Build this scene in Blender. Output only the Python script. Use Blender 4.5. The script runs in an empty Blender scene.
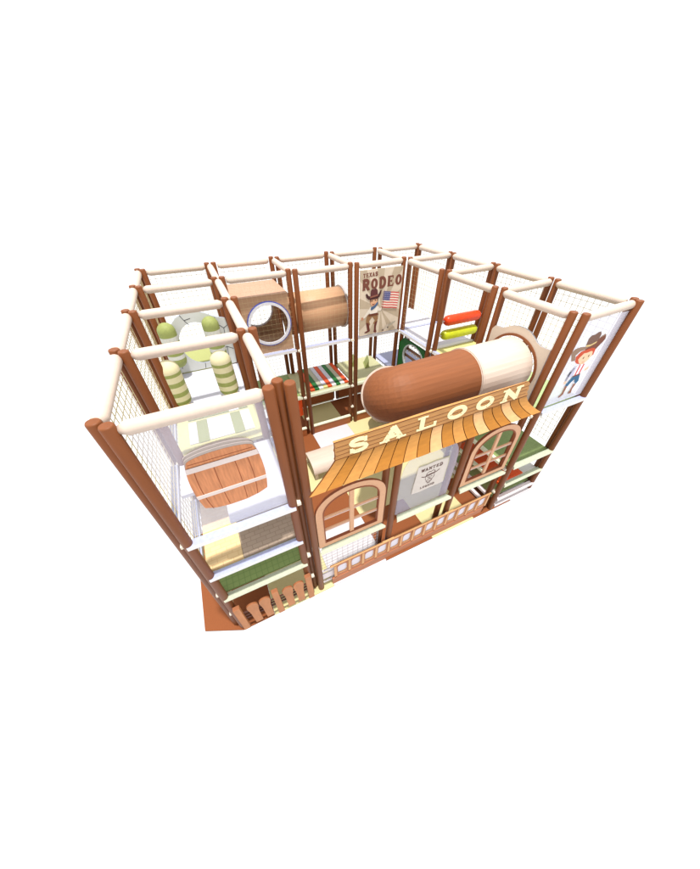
import bpy, math, random
from mathutils import Vector, Matrix
random.seed(7)
scene = bpy.context.scene
COL = scene.collection

# ------------------------------------------------------------------ camera
cd = bpy.data.cameras.new("camera")
cam = bpy.data.objects.new("camera", cd); COL.objects.link(cam)
cam.location = (0.857, -2.1082, 5.0132)
cam.rotation_euler = (0.8596, 0.0036, -0.4442)
cd.sensor_fit = 'HORIZONTAL'; cd.sensor_width = 36.0
cd.lens = 36.0 * 297.998 / 700.0
cd.clip_start = 0.05; cd.clip_end = 200
scene.camera = cam

# ------------------------------------------------------------------ light: white studio surround and one high lamp
w = bpy.data.worlds.new("World"); scene.world = w; w.use_nodes = True
bg = w.node_tree.nodes["Background"]
bg.inputs[0].default_value = (1, 1, 1, 1); bg.inputs[1].default_value = 1.0
ld = bpy.data.lights.new("key_lamp", 'AREA'); ld.shape = 'DISK'; ld.size = 0.9
ld.energy = 9500; ld.color = (1.0, 0.97, 0.92)
lo = bpy.data.objects.new("key_lamp", ld); COL.objects.link(lo)
tgt = Vector((3.0, 2.0, 1.0)); L = Vector((-0.06, -0.14, 1.0)).normalized()
lo.location = tgt + L * 30
lo.rotation_euler = (-L).to_track_quat('-Z', 'Y').to_euler()
scene.view_settings.view_transform = 'Standard'; scene.view_settings.look = 'None'
scene.view_settings.exposure = 0.43; scene.view_settings.gamma = 1.0

# ------------------------------------------------------------------ materials
def lin(c):
    c /= 255.0
    return c / 12.92 if c <= 0.04045 else ((c + 0.055) / 1.055) ** 2.4
MATS = {}
def mat(name, rgb, k=0.62, rough=0.6, noise=0.05, scale=30, stretch=(1, 1, 1), alpha=1.0, bump=0.0, spec=0.3):
    if name in MATS: return MATS[name]
    m = bpy.data.materials.new(name); m.use_nodes = True
    nt = m.node_tree; b = nt.nodes["Principled BSDF"]
    c = [min(0.9, lin(v) * k) for v in rgb]
    b.inputs["Roughness"].default_value = rough
    b.inputs["Specular IOR Level"].default_value = spec
    b.inputs["Alpha"].default_value = alpha
    if noise > 0:
        tc = nt.nodes.new("ShaderNodeTexCoord"); mp = nt.nodes.new("ShaderNodeMapping")
        nz = nt.nodes.new("ShaderNodeTexNoise"); rp = nt.nodes.new("ShaderNodeMapRange")
        mx = nt.nodes.new("ShaderNodeMix"); mx.data_type = 'RGBA'
        mp.inputs["Scale"].default_value = stretch
        nz.inputs["Scale"].default_value = scale; nz.inputs["Detail"].default_value = 4
        rp.inputs["From Min"].default_value = 0.3; rp.inputs["From Max"].default_value = 0.7
        nt.links.new(tc.outputs["Object"], mp.inputs[0]); nt.links.new(mp.outputs[0], nz.inputs["Vector"])
        nt.links.new(nz.outputs["Fac"], rp.inputs["Value"]); nt.links.new(rp.outputs[0], mx.inputs[0])
        mx.inputs[6].default_value = (*[v * (1 - noise * 2) for v in c], 1)
        mx.inputs[7].default_value = (*[min(0.95, v * (1 + noise)) for v in c], 1)
        nt.links.new(mx.outputs[2], b.inputs["Base Color"])
        if bump > 0:
            bp = nt.nodes.new("ShaderNodeBump"); bp.inputs["Strength"].default_value = bump
            bp.inputs["Distance"].default_value = 0.01
            nt.links.new(nz.outputs["Fac"], bp.inputs["Height"]); nt.links.new(bp.outputs[0], b.inputs["Normal"])
    else:
        b.inputs["Base Color"].default_value = (*c, 1)
    MATS[name] = m
    return m
def grid_mat(name, rgb, rgb2, k, size, line, brick=False):
    """mat with a fine printed grid or brick pattern"""
    if name in MATS: return MATS[name]
    m = bpy.data.materials.new(name); m.use_nodes = True
    nt = m.node_tree; b = nt.nodes["Principled BSDF"]; b.inputs["Roughness"].default_value = 0.8
    tc = nt.nodes.new("ShaderNodeTexCoord"); br = nt.nodes.new("ShaderNodeTexBrick")
    c1 = [lin(v) * k for v in rgb]; c2 = [lin(v) * k for v in rgb2]
    br.inputs["Color1"].default_value = (*c1, 1)
    br.inputs["Color2"].default_value = (*[v * (0.9 if brick else 0.97) for v in c1], 1)
    br.inputs["Mortar"].default_value = (*c2, 1)
    br.inputs["Scale"].default_value = 1.0; br.inputs["Mortar Size"].default_value = line
    br.inputs["Brick Width"].default_value = size * (2 if brick else 1); br.inputs["Row Height"].default_value = size
    br.offset = 0.5 if brick else 0.0
    nt.links.new(tc.outputs["Object"], br.inputs["Vector"]); nt.links.new(br.outputs["Color"], b.inputs["Base Color"])
    MATS[name] = m
    return m
M_post = mat('post_brown', (154, 86, 40), 0.56, 0.5, 0.05, 14, (1, 1, .15))
M_rail = mat('rail_cream', (250, 228, 210), 0.58, 0.55, 0.02)
M_tan = mat('beam_cream', (238, 240, 212), 0.8)
M_lav = mat('beam_lavender', (208, 214, 250), 0.58)
M_deckw = mat('deck_white', (240, 240, 254), 0.62, noise=0.01)
M_decky = mat('deck_yellow', (248, 240, 160), 0.58, noise=0.01)
M_deckg = mat('deck_lime', (204, 210, 134), 0.56, noise=0.02)
M_deckpg = mat('deck_pale_green', (190, 210, 150), 0.66)
M_olive = mat('mat_cream', (206, 204, 160), 0.72)
M_green = mat('mat_green', (138, 158, 98), 0.85)
M_net = mat('net_cord', (255, 238, 184), 0.58, noise=0)
M_netg = mat('net_cord_grey', (214, 210, 214), 0.7, noise=0)
M_white = mat('white_trim', (245, 243, 243), 0.75, noise=0.01)
M_pink = mat('low_trim', (236, 226, 228), 0.85)
M_wood = mat('low_wall_wood', (196, 116, 66), 0.62, noise=0.12, scale=10, stretch=(1, 1, 12))
M_red = mat('red_mat', (232, 84, 20), 0.9)

# ------------------------------------------------------------------ builders
def tag(o, label=None, cat=None, group=None, kind=None):
    if label: o['label'] = label
    if cat: o['category'] = cat
    if group: o['group'] = group
    if kind: o['kind'] = kind
    return o
def thing(name, loc, label, cat, group=None):
    o = bpy.data.objects.new(name, None); COL.objects.link(o); o.location = loc
    o.empty_display_size = 0.1
    return tag(o, label, cat, group)
def wloc(o):
    v = Vector((0, 0, 0))
    while o is not None:
        v += o.location; o = o.parent
    return v
class MB:
    def __init__(s): s.v = []; s.f = []; s.m = []; s.sm = []; s.mats = []
    def mi(s, m):
        if m not in s.mats: s.mats.append(m)
        return s.mats.index(m)
    def face(s, idx, m, sm=False): s.f.append(idx); s.m.append(s.mi(m)); s.sm.append(sm)
    def box(s, a, b, m, mtop=None):
        x0, y0, z0 = a; x1, y1, z1 = b; n = len(s.v)
        s.v += [(x0,y0,z0),(x1,y0,z0),(x1,y1,z0),(x0,y1,z0),(x0,y0,z1),(x1,y0,z1),(x1,y1,z1),(x0,y1,z1)]
        for q, mm in (((0,3,2,1),m),((4,5,6,7),mtop or m),((0,1,5,4),m),((1,2,6,5),m),((2,3,7,6),m),((3,0,4,7),m)):
            s.face([n+i for i in q], mm)
        return s
    def prism(s, pts, y0, y1, m, axis='y', msides=None):
        """extrude an outline: axis 'y' takes (x,z), axis 'x' takes (y,z), axis 'z' takes (x,y)"""
        n = len(s.v); k = len(pts)
        def P(a, b, c): return (a, c, b) if axis == 'y' else ((c, a, b) if axis == 'x' else (a, b, c))
        for c in (y0, y1): s.v += [P(a, b, c) for a, b in pts]
        ar = sum(pts[i][0]*pts[(i+1)%k][1]-pts[(i+1)%k][0]*pts[i][1] for i in range(k))
        A = list(range(n, n+k)); B = list(range(n+k, n+2*k))
        flip = (ar > 0) if axis in ('x', 'z') else (ar < 0)
        if flip: A.reverse()
        else: B.reverse()
        s.face(A, m); s.face(B, m)
        for i in range(k):
            j = (i+1) % k; q = [n+i, n+j, n+k+j, n+k+i]
            if not flip: q.reverse()
            s.face(q, msides or m)
        return s
    def ring(s, out, inn, y0, y1, m, axis='y', medge=None):
        n = len(s.v); k = len(out)
        def P(a, b, c): return (a, c, b) if axis == 'y' else ((c, a, b) if axis == 'x' else (a, b, c))
        for lp in (out, inn):
            for c in (y0, y1): s.v += [P(a, b, c) for a, b in lp]
        o0, o1, i0, i1 = n, n+k, n+2*k, n+3*k
        for i in range(k):
            j = (i+1) % k
            s.face([o0+i, o0+j, i0+j, i0+i], m); s.face([o1+j, o1+i, i1+i, i1+j], m)
            s.face([o0+j, o0+i, o1+i, o1+j], medge or m); s.face([i0+i, i0+j, i1+j, i1+i], medge or m)
        return s
    def sweep(s, path, rad, m, seg=20, cap=True, sm=True):
        """tube along a path of points with a radius per point"""
        path = [Vector(p) for p in path]; n = len(s.v); k = len(path)
        rads = rad if isinstance(rad, (list, tuple)) else [rad]*k
        up = None
        for i, p in enumerate(path):
            t = (path[min(i+1, k-1)] - path[max(i-1, 0)]).normalized()
            if up is None:
                up = t.orthogonal().normalized() if abs(t.z) > .9 else Vector((0, 0, 1)).cross(t).cross(t).normalized()*-1
            u = (up - t*up.dot(t)).normalized(); up = u; vv = t.cross(u)
            for j in range(seg):
                a = 2*math.pi*j/seg
                s.v.append(tuple(p + (u*math.cos(a)+vv*math.sin(a))*rads[i]))
        for i in range(k-1):
            for j in range(seg):
                a, b = n+i*seg+j, n+i*seg+(j+1) % seg
                s.face([a, b, b+seg, a+seg], m, sm)
        if cap:
            s.face([n+j for j in reversed(range(seg))], m); s.face([n+(k-1)*seg+j for j in range(seg)], m)
        return s
    def build(s, name, parent=None, label=None, cat=None, group=None, kind=None, bevel=0, loc=None):
        me = bpy.data.meshes.new(name)
        base = wloc(parent) if parent else Vector((0, 0, 0))
        o = bpy.data.objects.new(name, me)
        off = Vector((0, 0, 0))
        if loc is not None: off = Vector(loc) - base; o.location = off
        tot = base + off
        me.from_pydata([tuple(Vector(v)-tot) for v in s.v], [], s.f)
        for m in s.mats: me.materials.append(m)
        me.polygons.foreach_set('material_index', s.m); me.polygons.foreach_set('use_smooth', s.sm)
        me.update()
        COL.objects.link(o)
        if parent: o.parent = parent
        if bevel:
            b = o.modifiers.new('bevel', 'BEVEL'); b.width = bevel; b.segments = 2; b.limit_method = 'ANGLE'
        return tag(o, label, cat, group, kind)
def copy_tree(o, parent=None):
    c = o.copy(); COL.objects.link(c); c.parent = parent
    for ch in [x for x in bpy.data.objects if x.parent == o]:
        copy_tree(ch, c)
    return c
def circ(cx, cy, r, n=36, a0=0, ry=None):
    ry = ry or r
    return [(cx+r*math.cos(a0+2*math.pi*i/n), cy+ry*math.sin(a0+2*math.pi*i/n)) for i in range(n)]

# ------------------------------------------------------------------ floor of foam tiles
T = 0.98; X0, Yf = -0.46, -0.125
fm = {'b': mat('floor_brown', (174, 98, 50), 0.54, 0.75, 0.03, 60), 'c': mat('floor_cream', (250, 238, 178), 0.62, 0.75, 0.02, 60),
      'w': mat('floor_white', (246, 242, 248), 0.62, 0.75, 0.01, 60)}
rows = ["bcwbcbw", "bwbcccb", "wbcwbwc", "bcbwcbw", "cwbcbwc"]
mb = MB()
for j, r in enumerate(rows):
    for i, ch in enumerate(r):
        if i == 0 and j == 0:      # the near left tile has a cut corner
            mb.prism([(X0, 0.10), (0.05, Yf), (X0+T-0.003, Yf), (X0+T-0.003, Yf+T-0.003), (X0, Yf+T-0.003)], -0.03, 0.0, fm[ch], 'z'); continue
        mb.box((X0+i*T, Yf+j*T, -0.03), (X0+(i+1)*T-0.003, Yf+(j+1)*T-0.003, 0.0), fm[ch])
mb.build('floor', kind='structure')

# ------------------------------------------------------------------ the play frame
PF = thing('play_frame', (3.05, 2.4, 0), 'large brown padded frame of posts with cream top rails, decks and nets', 'play structure')
base = wloc(PF)
def post_mesh(h, name):
    mb = MB(); r = 0.048
    mb.sweep([(0,0,0),(0,0,h-0.012),(0,0,h)], [r, r, r-0.006], M_post, 20)
    me = bpy.data.meshes.new(name); me.from_pydata(mb.v, [], mb.f); me.materials.append(M_post)
    me.polygons.foreach_set('use_smooth', mb.sm); me.update(); return me
PM = post_mesh(3.8, 'post'); PML = post_mesh(2.5, 'post_short')
def post(x, y, me=PM):
    o = bpy.data.objects.new('post', me); COL.objects.link(o); o.parent = PF
    o.location = Vector((x, y, 0)) - base
D = 0.045
G = 1.22
posts = []
for Y in range(5):
    for X in (0, 1, 2, 3, 4, 5):
        if X in (2, 3) and Y < 3: continue
        cx, cy = G*X, 1.22*Y
        if X == 0: a, b = (-0.02, 0.02), (0.065, -0.065)
        elif X == 1 and Y > 0: a, b = (-0.075, -0.0), (0.045, -0.02)
        elif X == 1: a, b = (-0.09, -0.06), (0.0, 0.02)
        elif X in (2, 3): a, b = (-0.05, 0.02), (0.055, -0.05)
        elif X == 4 and Y >= 3: a, b = (-0.07, 0.0), (0.03, -0.08)
        elif X == 4: a, b = (-0.06, 0.03), (0.01, -0.08)
        else: a, b = (-0.08, 0.03), (-0.09, -0.10)
        if X == 5 and Y == 0: a, b = (-0.06, 0.03), (-0.11, -0.06)
        for dx, dy in (a, b):
            post(cx+dx, cy+dy); posts.append((cx+dx, cy+dy))
post(1.30, -0.06)
for x, y in ((2.39, 0.05), (2.52, -0.02), (3.565, 0.05), (3.70, -0.02)): post(x, y, PML)

# top rails
def rail(p, q, r=0.056):
    p = Vector(p); q = Vector(q); d = (q-p).normalized()
    mb = MB(); mb.sweep([p, p+d*0.05, q-d*0.05, q], [r*0.55, r, r, r*0.55], M_rail, 20)
    mb.build('top_rail', PF)
ZR = 3.735
for Y in range(4):
    y0, y1 = 1.22*Y, 1.22*(Y+1)
    rail((-0.02, y0+0.09, ZR), (-0.02, y1-0.03, ZR))
    rail((1.19, y0+0.06, ZR), (1.19, y1-0.06, ZR))
    rail((5.99, y0+0.08, ZR), (5.99, y1-0.12, ZR))
    if Y < 3: rail((4.86, y0+0.08, ZR), (4.86, y1-0.12, ZR))
for Y in range(5): rail((0.11, 1.22*Y-0.05, ZR), (1.10, 1.22*Y-0.03, ZR))
for X in (1, 2, 3, 4):
    rail((G*X+0.10, 3.63, ZR), (G*(X+1)-0.1, 3.66, ZR))
    rail((G*X+0.11, 4.85, ZR), (G*(X+1)-0.12, 4.87, ZR))
for X in (2, 3, 4): rail((G*X, 3.70, ZR), (G*X-0.02, 4.80, ZR))
for Y in (0, 1, 2): rail((4.94, 1.22*Y-0.05, ZR), (5.99, 1.22*Y+0.0, ZR))

# nets of knotted cord
def net(axis, c, a0, a1, z0, z1, cell=0.092, t=0.0029, m=None, nm='net'):
    m = m or M_net; mb = MB()
    n = max(1, round((a1-a0)/cell)); k = max(1, round((z1-z0)/cell))
    for i in range(n+1):
        a = a0+(a1-a0)*i/n
        if axis == 'x': mb.box((c-t, a-t, z0), (c+t, a+t, z1), m)
        else: mb.box((a-t, c-t, z0), (a+t, c+t, z1), m)
    for i in range(k+1):
        z = z0+(z1-z0)*i/k
        if axis == 'x': mb.box((c+t*.6, a0, z-t), (c+2.2*t, a1, z+t), m)
        else: mb.box((a0, c+t*.6, z-t), (a1, c+2.2*t, z+t), m)
    return mb.build(nm, PF)
for Y in range(4):
    y0, y1 = 1.22*Y+0.08, 1.22*(Y+1)-0.06
    net('x', -0.01, y0+0.01, y1-0.07, 0.1, 3.70)
    net('x', 6.03, y0+0.02, y1-0.11, 1.20 if Y == 0 else 0.1, 3.70)
for X in range(5):
    net('y', 4.91, G*X+0.12, G*(X+1)-0.13, 0.1, 3.70)
net('y', 3.64, 1.32, 2.38, 2.36, 3.70, t=0.0006); net('y', 3.64, 2.52, 3.60, 2.36, 3.70, t=0.0006)
net('x', 4.87, 2.50, 3.58, 2.36, 3.70, t=0.0009)
net('y', 0.0, 1.37, 2.33, 0.02, 1.08, 0.085, 0.0020, M_netg)

# decks and their edge beams
def deck(z, rects, m, th=0.05, lab=None):
    mb = MB()
    for x0, y0, x1, y1 in rects: mb.box((x0, y0, z-th), (x1, y1, z), m)
    return mb.build('deck', PF, lab)
deck(2.30, [(0.03, 0.60, 1.16, 1.14), (0.475, 0.03, 1.16, 0.60)], M_deckw)
deck(2.30, [(0.03, 1.26, 1.16, 2.38)], M_decky)
deck(2.30, [(0.03, 2.48, 1.16, 3.60)], M_deckw)
deck(2.30, [(0.03, 3.70, 1.16, 4.84)], M_deckg)
for z, m in ((1.58, M_olive), (1.0, M_olive)):
    deck(z-0.01, [(0.03, 0.03, 1.16, 1.16)], m)
deck(1.14, [(1.30, 3.72, 2.33, 4.84)], M_green)
deck(1.14, [(2.335, 3.72, 3.62, 4.84)], M_olive)
deck(1.14, [(3.70, 3.72, 4.80, 4.84)], M_olive)
deck(1.14, [(4.92, 3.72, 5.98, 4.84)], M_lav)
deck(2.30, [(4.92, 3.72, 5.98, 4.84)], M_deckw); deck(2.30, [(4.92, 2.50, 5.98, 3.60)], M_deckw)
deck(2.30, [(4.92, 1.28, 5.98, 2.50)], M_decky); deck(2.30, [(4.92, 0.03, 5.98, 1.16)], M_deckpg)
deck(1.12, [(4.94, 0.0, 5.98, 1.18)], M_green); deck(1.14, [(4.94, 1.28, 5.98, 2.5)], M_green)
deck(0.62, [(4.97, 0.0, 5.60, 1.18)], M_red); deck(0.60, [(5.605, 0.0, 5.98, 1.18)], M_white)
deck(0.22, [(4.97, 0.02, 5.98, 1.18)], M_green)
def beam(a, b, m1, m2, name='deck_beam'):
    mb = MB(); mb.box(a, b, m1, m2); mb.build(name, PF)
def fbeam(x0, x1, y, z, m1, m2, dy=0.085, dz=0.055):
    """front edge beam with pointed ends"""
    mb = MB()
    mb.prism([(x0+0.05, y+dy), (x0-0.0, y), (x1+0.0, y), (x1-0.05, y+dy)], z-dz, z, m1, 'z')
    mb.m[0] = mb.mi(m2); mb.m[1] = mb.mi(m2)
    mb.build('deck_beam', PF)
M_beamtop = mat('beam_top_green', (220, 226, 200), 0.62)
for z, m1, m2 in ((2.315, M_white, M_lav), (1.615, M_white, M_lav), (1.03, M_tan, M_beamtop)):
    fbeam(0.05, 1.15, -0.115, z, m1, m2)
for x0, x1, z in ((1.35, 2.36, 1.16), (2.56, 3.58, 1.15), (3.75, 4.75, 1.17)):
    fbeam(x0, x1, -0.13, z, M_tan, M_beamtop, 0.09, 0.05)
for z, m1, m2 in ((2.33, M_white, M_lav), (1.15, M_tan, M_beamtop), (0.66, M_tan, M_beamtop), (0.24, M_pink, M_pink), (0.06, M_pink, M_pink)):
    fbeam(4.98, 6.0, -0.115, z, m1, m2)
for X in (1, 2, 3):
    fbeam(G*X+0.09, G*(X+1)-0.09, 3.60, 2.335, M_white, M_lav)
    fbeam(G*X+0.09, G*(X+1)-0.09, 3.60, 1.16, M_tan, M_beamtop)
for Y in range(4):
    y0, y1 = 1.22*Y+0.04, 1.22*(Y+1)-0.08
    for z in ((2.315, 1.615, 1.03) if Y == 0 else (2.315, 1.03)):
        beam((-0.075, y0, z-0.055), (0.01, y1, z), M_white, M_lav)
    beam((1.175, y0+0.05, 2.26), (1.235, y1, 2.315), M_white, M_lav)
for y0, y1 in ((2.52, 3.58), (1.30, 2.34)):
    beam((4.83, y0, 2.27), (4.90, y1, 2.325), M_white, M_lav)
beam((4.92, 3.61, 2.27), (6.0, 3.70, 2.31), M_lav, M_lav)
beam((4.92, 2.41, 2.302), (5.98, 2.49, 2.32), M_white, M_white)
for x, z, m in ((4.90, 1.13, M_tan), (4.93, 0.64, M_tan), (4.93, 0.23, M_pink), (4.84, 0.10, M_pink)):
    beam((x-0.035, 0.08, z-0.05), (x+0.03, 1.10, z), m, m)
M_clamp = mat('clamp_white', (250, 240, 220), 0.75, noise=0)
for X, Y in [(1,0),(1,3),(2,3),(3,3),(4,3),(4,2),(4,1),(4,0),(0,0),(0,1),(5,0)]:
    mb = MB()
    for z in (2.29, 1.12, 0.5):
        cx, cy = G*X, 1.22*Y
        mb.box((cx-0.045+(0.04 if X in (0,) else -0.02), cy-0.075, z-0.018), (cx+0.0+(0.04 if X in (0,) else -0.0), cy+0.03, z+0.018), M_clamp)
    mb.build('joint_clamp', PF)

# ------------------------------------------------------------------ slab lettering
def strokes(mb, segs, x, z, sx, sz, t, y, m, step=0.0002, th=0.004):
    """segs: list of polylines in a unit box, drawn as flat bars of width t; y is the face plane (towards the viewer is -y)"""
    lay = 0
    for pl in segs:
        tt = t
        if isinstance(pl, tuple) and pl[0] == 'box':
            _, a0, b0, a1, b1 = pl
            P = [(x+a0*sx, z+b0*sz), (x+a1*sx, z+b0*sz), (x+a1*sx, z+b1*sz), (x+a0*sx, z+b1*sz)]
            mb.prism(P, y-lay*step, y+th, m); lay += 1; continue
        if isinstance(pl, tuple) and pl[0] == 'ring':
            _, cx, cz, rx, rz, tx = pl; n = 28
            o = [(x+(cx+rx*math.cos(2*math.pi*i/n))*sx, z+(cz+rz*math.sin(2*math.pi*i/n))*sz) for i in range(n)]
            i_ = [(x+cx*sx+(rx*sx-tx*t)*math.cos(2*math.pi*i/n), z+cz*sz+(rz*sz-t*0.75)*math.sin(2*math.pi*i/n)) for i in range(n)]
            mb.ring(o, i_, y-lay*step, y+th, m); lay += 1; continue
        for (a, b), (c, d) in zip(pl[:-1], pl[1:]):
            A = Vector((x+a*sx, z+b*sz)); B = Vector((x+c*sx, z+d*sz)); dd = (B-A).normalized(); nn = Vector((-dd.y, dd.x))*tt/2
            e = dd*tt*0.22
            P = [tuple(A-e-nn), tuple(B+e-nn), tuple(B+e+nn), tuple(A-e+nn)]
            mb.prism(P, y-lay*step, y+th, m); lay += 1
def arc(cx, cy, rx, ry, a0, a1, n=8):
    return [(cx+rx*math.cos(math.radians(a0+(a1-a0)*i/n)), cy+ry*math.sin(math.radians(a0+(a1-a0)*i/n))) for i in range(n+1)]
def sf(x, zb, w=0.3, h=0.10): return ('box', x-w/2, zb, x+w/2, zb+h)
GL = {
 'S': [arc(.5,.73,.30,.20,30,270)+arc(.5,.29,.32,.22,90,-150), ('box',.72,.66,.84,.98), ('box',.14,.04,.26,.36)],
 'A': [[(.22,.06),(.50,.94)],[(.78,.06),(.50,.94)],[(.33,.34),(.67,.34)], sf(.2,0,.36), sf(.8,0,.36), ('box',.36,.88,.6,.99)],
 'L': [[(.28,.06),(.28,.94)], ('box',.08,0,.9,.13), sf(.28,.9,.42), ('box',.78,0,.9,.36)],
 'O': [('ring',.5,.5,.44,.5,1.0)],
 'N': [[(.22,.06),(.22,.94)],[(.22,.92),(.78,.08)],[(.78,.06),(.78,.94)], sf(.2,0,.34), sf(.16,.9,.3), sf(.8,.9,.34)],
 'T': [[(.5,.06),(.5,.9)], ('box',.1,.86,.9,1), sf(.5,0,.4), ('box',.1,.7,.2,.9), ('box',.8,.7,.9,.9)],
 'E': [[(.28,.06),(.28,.94)], ('box',.1,0,.88,.13), ('box',.1,.87,.84,1), ('box',.28,.44,.7,.56), ('box',.76,0,.88,.3), ('box',.74,.72,.84,1), ('box',.62,.36,.7,.64)],
 'X': [[(.2,.06),(.8,.94)],[(.2,.94),(.8,.06)], sf(.2,0,.34), sf(.8,0,.34), sf(.2,.9,.34), sf(.8,.9,.34)],
 'R': [[(.25,.06),(.25,.94)], [(.25,.93),(.5,.93)]+arc(.52,.72,.24,.21,90,-90)+[(.25,.50)], [(.5,.5),(.8,.08)], sf(.24,0,.36), sf(.82,0,.3), ('box',.06,.9,.3,1)],
 'D': [[(.25,.06),(.25,.94)], [(.25,.93),(.42,.93)]+arc(.44,.5,.36,.43,90,-90,12)+[(.25,.07)], ('box',.06,.9,.3,1), ('box',.06,0,.3,.1)],
 'W': [[(.1,.94),(.3,.08)],[(.3,.08),(.5,.9)],[(.5,.9),(.7,.08)],[(.7,.08),(.9,.94)], sf(.1,.9,.26), sf(.9,.9,.26)],
 'G': [arc(.5,.5,.36,.43,45,345,16), ('box',.5,.36,.94,.48), ('box',.76,.05,.88,.45)],
}
def word(mb, txt, x, z, wd, h, t, y, m, gap=0.06, slant=0.0):
    n = len(txt); cw = wd/n
    for i, c in enumerate(txt): strokes(mb, GL[c], x+i*cw+cw*gap/2, z+slant*i, cw*(1-gap), h, t, y, m)

# ------------------------------------------------------------------ saloon sign with awning
SG = thing('saloon_sign', (3.1, 0.0, 2.4), 'long orange plank SALOON sign board with flared plank awning under it', 'sign')
M_s1 = mat('sign_plank', (220, 158, 92), 0.66, 0.6, 0.10, 8, (1, 1, 14)); M_line = mat('sign_seam', (120, 66, 22), 0.7, noise=0)
M_let = mat('letter_cream', (246, 238, 190), 0.85, noise=0.04)
zt0, zt1, zb0 = 2.985, 2.975, 2.735
mb = MB()
xl, xr = 1.655, 4.50
edge = [(xl, 2.99), (3.0, 3.0), (xr-0.06, 2.975), (xr-0.02, 2.94), (xr-0.03, 2.90), (xr, 2.86), (xr-0.01, 2.81), (xr+0.04, 2.745), (xl, 2.735), (xl+0.02, 2.80), (xl, 2.86), (xl+0.015, 2.92)]
mb.prism(edge[::-1], -0.035, -0.005, M_s1)
mb.build('sign_board', SG)
mb = MB()
for z in (2.795, 2.852, 2.91): mb.box((xl+0.02, -0.0365, z-0.003), (xr-0.03, -0.0345, z+0.003), M_line)
mb.box((xl, -0.0372, 2.983), (xr-0.06, -0.0342, 2.993), M_line); mb.box((xl-0.002, -0.0372, 2.737), (xl+0.006, -0.0342, 2.985), M_line)
mb.box((xl, -0.0373, 2.734), (xr+0.03, -0.0343, 2.742), M_line)
mb.build('plank_seam', SG)
for ch, x0, x1 in (('S', 1.79, 2.08), ('A', 2.19, 2.55), ('L', 2.66, 3.0), ('O', 3.10, 3.44), ('O', 3.55, 3.88), ('N', 3.99, 4.36)):
    mb = MB(); strokes(mb, GL[ch], x0, 2.766, x1-x0, 0.190, 0.050 if ch == 'S' else 0.066, -0.043, M_let, th=0.006)
    for q in range(5):
        a, b = random.uniform(x0+0.04, x1-0.04), random.uniform(2.79, 2.93)
        mb.prism(circ(a, b, random.uniform(0.004, 0.008), 7), -0.0475, -0.0465, M_s1)
    mb.build('letter', SG)
aw = [mat('awning_plank_dark', (204, 134, 46), 0.58, 0.6, 0.06, 10, (1, 1, 3)), mat('awning_plank_light', (232, 180, 124), 0.72, 0.6, 0.06, 10, (1, 1, 3)),
      mat('awning_plank_mid', (216, 152, 76), 0.64, 0.6, 0.06, 10, (1, 1, 3))]
prof = []
for i in range(9):
    t = i/8; prof.append((-0.035-0.135*t**2.0, 2.735-0.30*t+0.03*t*t))
NP = 18; seq = [2,0,2,2,0,0,2,0,1,0,2,0,1,0,0,1,0,2]
xt = lambda s: 1.66+(4.53-1.66)*s
xb = lambda s: 1.29+(4.80-1.29)*s
for i in range(NP):
    mb = MB(); n = 0
    s0, s1 = i/NP, (i+1)/NP
    for (y, z), t in zip(prof, [q/8 for q in range(9)]):
        k = 0.5*t+0.5*t*t
        a = xt(s0)+(xb(s0)-xt(s0))*k; b = xt(s1)+(xb(s1)-xt(s1))*k
        g = 0.0065
        mb.v += [(a+g, y, z), (b-g, y, z), (b-g, y+0.02, z-0.004), (a+g, y+0.02, z-0.004)]
    for q in range(8):
        a = q*4
        mb.face([a, a+4, a+5, a+1], aw[seq[i]]); mb.face([a+3, a+2, a+6, a+7], aw[seq[i]])
        mb.face([a, a+3, a+7, a+4], M_line); mb.face([a+1, a+5, a+6, a+2], M_line)
    mb.face([0, 1, 2, 3], aw[seq[i]]); mb.face([35, 34, 33, 32], M_line)
    mb.build('awning_plank', SG)
mb = MB(); n = 0
for (y, z), t in zip(prof, [q/8 for q in range(9)]):
    k = 0.5*t+0.5*t*t; a = xt(0)+(xb(0)-xt(0))*k; b = xt(1)+(xb(1)-xt(1))*k
    mb.v += [(a, y+0.012, z-0.003), (b, y+0.012, z-0.003), (b, y+0.016, z-0.006), (a, y+0.016, z-0.006)]
for q in range(8):
    a = q*4; mb.face([a, a+4, a+5, a+1], M_line); mb.face([a+3, a+2, a+6, a+7], M_line)
mb.build('awning_backing', SG)

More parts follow.
